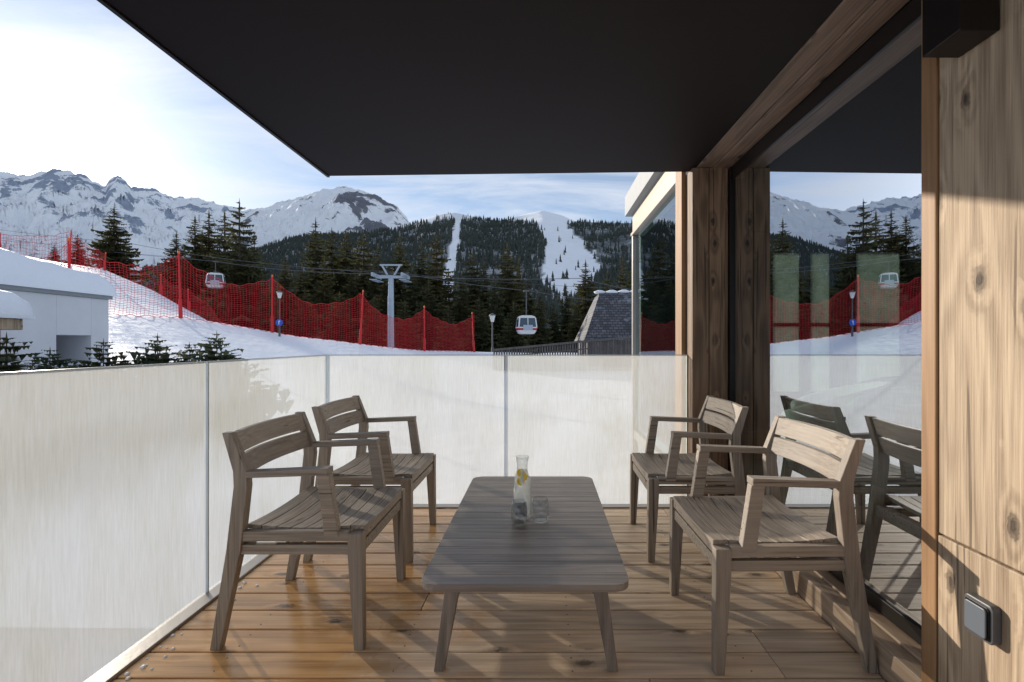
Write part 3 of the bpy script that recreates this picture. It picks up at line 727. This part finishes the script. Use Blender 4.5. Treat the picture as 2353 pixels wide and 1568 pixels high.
# ---------------------------------------------------------------- glass bay of the building
e=thing('glass_bay','projecting glazed bay with beige metal fascia','building bay',loc=(1.10,3.62,0))
m=MB(); m.box(0,.12,0,1.15,2.44,2.95); m.box(0,.12,1.156,2.5,2.44,2.95); m.box(-.02,.14,0,2.52,2.40,2.436); obj('fascia',m,BEIGE,parent=e,bevel=.004)
m=MB(); m.box(.10,.16,0,2.5,2.954,3.6); obj('upper_wall',m,GREYC,parent=e)
m=MB(); m.box(-.01,.06,2.43,2.5,-1,2.395); m.box(.02,.08,0,.05,-1,2.395); m.box(0,.06,.05,2.43,-.05,.05); obj('frame',m,CHAN,parent=e,bevel=.003)
m=MB(); m.add([(.03,.05,.05),(.03,2.43,.05),(.03,2.43,2.395),(.03,.05,2.395)],[(0,1,2,3)]); obj('pane',m,BAYG,parent=e,recalc=False)
m=MB(); m.box(.45,.50,1.15,2.0,.1,2.3); obj('curtain',m,MINT,parent=e)

# ---------------------------------------------------------------- chairs
def build_chair(loc,label):
    e=thing('terrace_chair',label,'chair',loc=loc,group='weathered teak armchairs around the table')
    hy=.262
    for sy in (-1,1):
        y=sy*hy
        m=MB(); m.zbeam([(-.258,y,0,.036,.034),(-.19,y,.36,.052,.036),(-.165,y,.585,.05,.036),(-.168,y,.64,.048,.036),(-.215,y,.778,.034,.034)]); obj('rear_leg',m,CH['z'],parent=e,bevel=.003)
        m=MB(); m.zbeam([(.257,y,0,.034,.036),(.245,y,.34,.052,.044),(.245,y,.418,.052,.044)]); obj('front_leg',m,CH['z'],parent=e,bevel=.003)
        m=MB(); rings=[]
        for k in range(9):
            s=k/8; x=lerp(-.145,.150,s); z=.628+.012*s; w=.040+.012*s; c=y
            rings.append([(x,c-w/2,z-.012),(x,c+w/2,z-.012),(x,c+w/2,z+.012),(x,c-w/2,z+.012)])
        m.loft(rings)
        m.zbeam([(.160,y,.405,.050,.034),(.128,y,.6285,.046,.036)])
        obj('armrest',m,CH['x'],parent=e,bevel=.003)
    m=MB()
    for sy in (-1,1):
        y=sy*(hy-.002)
        m.box(-.165,.219,y-.016,y+.016,.388,.424); m.box(-.168,.220,y-.013,y+.013,.340,.376)
    m.box(.222,.266,-.238,.238,.388,.420); m.box(.226,.262,-.239,.239,.335,.376)
    m.box(-.205,-.168,-.243,.243,.345,.395)
    obj('frame',m,CH['x'],parent=e,bevel=.003)
    m=MB(); ns=8
    for k in range(ns):
        xa=-.163+k*.0541; xb=xa+.0508
        rings=[]
        for j in range(13):
            yy=lerp(-.243,.243,j/12); dip=.020*(1-(yy/.243)**2)
            def zz(x):
                s=(x+.163)/.43; return .4405-.014*math.sin(s*math.pi)-dip*(.6+.4*math.sin(s*math.pi)) + (-.006 if k==ns-1 and x>.25 else 0)
            rings.append([(xa,yy,zz(xa)-.016),(xb,yy,zz(xb)-.016),(xb,yy,zz(xb)),(xa,yy,zz(xa))])
        m.loft(rings)
    obj('seat',m,CH['y'],parent=e,bevel=.002)
    m=MB()
    for za,zb in ((.622,.692),(.702,.774)):
        rings=[]
        for j in range(13):
            yy=lerp(-.246,.246,j/12); cv=-.030*(1-(yy/.246)**2)
            def xx(z): return -.160-(z-.62)*.31+cv
            rings.append([(xx(za)-.012,yy,za),(xx(za)+.010,yy,za),(xx(zb)+.010,yy,zb),(xx(zb)-.012,yy,zb)])
        m.loft(rings)
    obj('backrest',m,CH['y'],parent=e,bevel=.003)
    return e
LB='weathered grey brown teak armchair with two slat backrest on the deck'
c0=build_chair((-.914,2.067,0),LB)
copy_thing(c0,(-.925,2.785,0),math.radians(-.5))
copy_thing(c0,(.838,1.937,0),math.radians(181))
copy_thing(c0,(.805,2.785,0),math.radians(179.5))

# ---------------------------------------------------------------- table
e=thing('coffee_table','long low weathered slatted teak coffee table','table',loc=(-.055,2.18,0))
W2,L2,r=.330,.632,.055
m=MB(); nb=17; pit=2*L2/nb
def hw(y):
    d=abs(y)-(L2-r)
    return W2 if d<=0 else W2-r+math.sqrt(max(0,r*r-d*d))
for k in range(nb):
    ya=-L2+k*pit+.0005; yb=ya+pit-.0010
    N=8 if k in (0,nb-1) else 1
    yv=[lerp(ya,yb,j/N) for j in range(N+1)]
    pts=[(hw(y),y) for y in yv]+[(-hw(y),y) for y in yv[::-1]]
    m.loft([[(x,y,.328) for x,y in pts],[(x,y,.350) for x,y in pts]])
obj('tabletop',m,TB['x'],parent=e,bevel=.0012)
m=MB(); m.box(-.24,-.20,-.5,.5,.30,.3275); m.box(.20,.24,-.5,.5,.30,.3275); m.box(-.199,.199,-.50,-.465,.30,.3275); m.box(-.199,.199,.465,.50,.30,.3275); obj('apron',m,TB['x'],parent=e)
for sx in (-1,1):
    for sy in (-1,1):
        m=MB(); m.zbeam([(sx*.292,sy*.49,0,.034,.036),(sx*.252,sy*.475,.255,.048,.048),(sx*.243,sy*.47,.327,.056,.052)])
        m.zbeam([(sx*.238,sy*.472,.250,.02,.036),(sx*.222,sy*.47,.275,.045,.038),(sx*.205,sy*.468,.298,.06,.038),(sx*.198,sy*.467,.326,.07,.038)])
        obj('leg',m,TB['z'],parent=e,bevel=.003)

# bottle & glasses
e=thing('water_carafe','clear glass carafe of water with lemon slices on the table','carafe',loc=(-.087,2.15,.3505))
m=MB(); m.lathe([(.030,0),(.037,.004),(.039,.02),(.039,.135),(.036,.165),(.027,.190),(.023,.205),(.024,.235),(.030,.262),(.0285,.262),(.0225,.235),(.0215,.205),(.025,.189),(.034,.163),(.0365,.135),(.0365,.022),(.030,.01),(.01,.009)]); obj('glass_body',m,CLEAR,smooth=True,parent=e)
t=NT('water'); tp=t.n('ShaderNodeBsdfTransparent',i_Color=(.97,.98,.98,1)); gl=t.n('ShaderNodeBsdfGlossy',i_Roughness=.03); df=t.n('ShaderNodeBsdfTranslucent',i_Color=(.97,.98,.98,1)); d2=t.n('ShaderNodeBsdfDiffuse',i_Color=(.9,.92,.92,1))
co=t.n('ShaderNodeTexCoord').outputs['Object']
dd=t.n('ShaderNodeMixShader',i_0=.4,i_1=df.outputs[0],i_2=d2.outputs[0])
a=t.n('ShaderNodeMixShader',i_0=t.math('MULTIPLY_ADD',t.noise(co,30),.5,.35),i_1=tp.outputs[0],i_2=dd.outputs[0]); a=t.n('ShaderNodeMixShader',i_0=.06,i_1=a.outputs[0],i_2=gl.outputs[0]); t.l(a.outputs[0],t.out.inputs[0]); WATER=t.m
m=MB(); m.lathe([(.028,.011),(.0355,.024),(.0355,.134),(.033,.162),(.0245,.186),(.021,.204),(.001,.205)]); obj('water',m,WATER,smooth=True,parent=e)
m=MB()
for k,(x,y_,z,tx,ty) in enumerate([(-.006,-.029,.162,1.2,.3),(.008,-.024,.180,1.1,-.5),(-.006,-.020,.196,1.3,.2)]):
    M=Matrix.Rotation(tx,3,'X')@Matrix.Rotation(ty,3,'Y')
    ring=lambda zz:[Vector((x,y_,z))+M@Vector((.017*math.cos(i*.3927),.017*math.sin(i*.3927),zz)) for i in range(16)]
    m.loft([ring(-.002),ring(.002)])
obj('lemon_slices',m,LEMON,parent=e)
def tumbler(loc,s=1):
    e=thing('drinking_glass','clear empty tumbler glass on the table','glass',loc=loc,group='tumblers on the table')
    m=MB(); m.lathe([(.024*s,0),(.029*s,.002),(.034*s,.03),(.0335*s,.06),(.0295*s,.098),(.0282*s,.098),(.032*s,.06),(.0325*s,.03),(.027*s,.010),(.005,.009)]); obj('glass_body',m,CLEAR,smooth=True,parent=e)
tumbler((-.096,2.066,.3505)); tumbler((-.008,2.10,.3505),1.08)

# ---------------------------------------------------------------- light
sd=Vector((-1.031,1,.363)).normalized(); elev=math.asin(sd.z); az=math.atan2(sd.x,sd.y)
L=bpy.data.lights.new('Sun','SUN'); L.energy=5.0; L.angle=math.radians(.5); L.color=(1,.90,.76)
lo=bpy.data.objects.new('Sun',L); lo.rotation_mode='QUATERNION'; lo.rotation_quaternion=sd.to_track_quat('Z','Y'); COL.objects.link(lo)
w=bpy.data.worlds.new('World'); S.world=w; w.use_nodes=True; nt=w.node_tree; nt.nodes.clear()
t=NT.__new__(NT); t.t=nt; t.out=nt.nodes.new('ShaderNodeOutputWorld')
sky=t.n('ShaderNodeTexSky'); sky.sky_type='NISHITA'; sky.sun_disc=False; sky.sun_elevation=elev; sky.sun_rotation=az; sky.altitude=1850; sky.air_density=1.; sky.dust_density=.45; sky.ozone_density=1.8
gc=t.n('ShaderNodeTexCoord').outputs['Generated']; sp=t.n('ShaderNodeSeparateXYZ',i_0=gc)
zz=t.math('ADD',t.math('MAXIMUM',sp.outputs[2],0.),.12)
pv=t.n('ShaderNodeCombineXYZ',i_X=t.math('DIVIDE',sp.outputs[0],zz),i_Y=t.math('DIVIDE',sp.outputs[1],zz),i_Z=.3).outputs[0]
cl=t.noise(t.n('ShaderNodeMapping',i_Vector=pv,i_Scale=(.6,1.6,1),i_Rotation=(0,0,.6)).outputs[0],1.4,9,.62,.7)
f=t.ramp(cl,[(.42,.25),(.66,.85)])
c=t.mix(f,sky.outputs[0],(5.1,5.5,6.3))
dt=t.math('MAXIMUM',t.n('ShaderNodeVectorMath',operation='DOT_PRODUCT',i_0=gc,i_1=tuple(sd)).outputs['Value'],0.)
gw=t.math('ADD',t.math('MULTIPLY',t.math('POWER',dt,1500.),60.),t.math('ADD',t.math('MULTIPLY',t.math('POWER',dt,60.),4.2),t.math('MULTIPLY',t.math('POWER',dt,10.),.5)))
gv=t.n('ShaderNodeVectorMath',operation='SCALE',i_0=(1.,.96,.88),i_Scale=gw).outputs[0]
c=t.mix(1.,c,gv,'ADD')
bg=t.n('ShaderNodeBackground',i_Color=c,i_Strength=.15); t.l(bg.outputs[0],t.out.inputs[0])

# ---------------------------------------------------------------- camera
cd=bpy.data.cameras.new('Camera'); cam=bpy.data.objects.new('Camera',cd); COL.objects.link(cam)
cam.location=(0,0,1.10); cam.rotation_euler=(math.radians(90),0,0)
cd.sensor_width=36; cd.lens=F/2352*36; cd.shift_x=-70/2352; cd.shift_y=4/2352; cd.clip_start=.05; cd.clip_end=30000
S.camera=cam
S.view_settings.view_transform='Standard'; S.view_settings.look='None'; S.view_settings.exposure=0
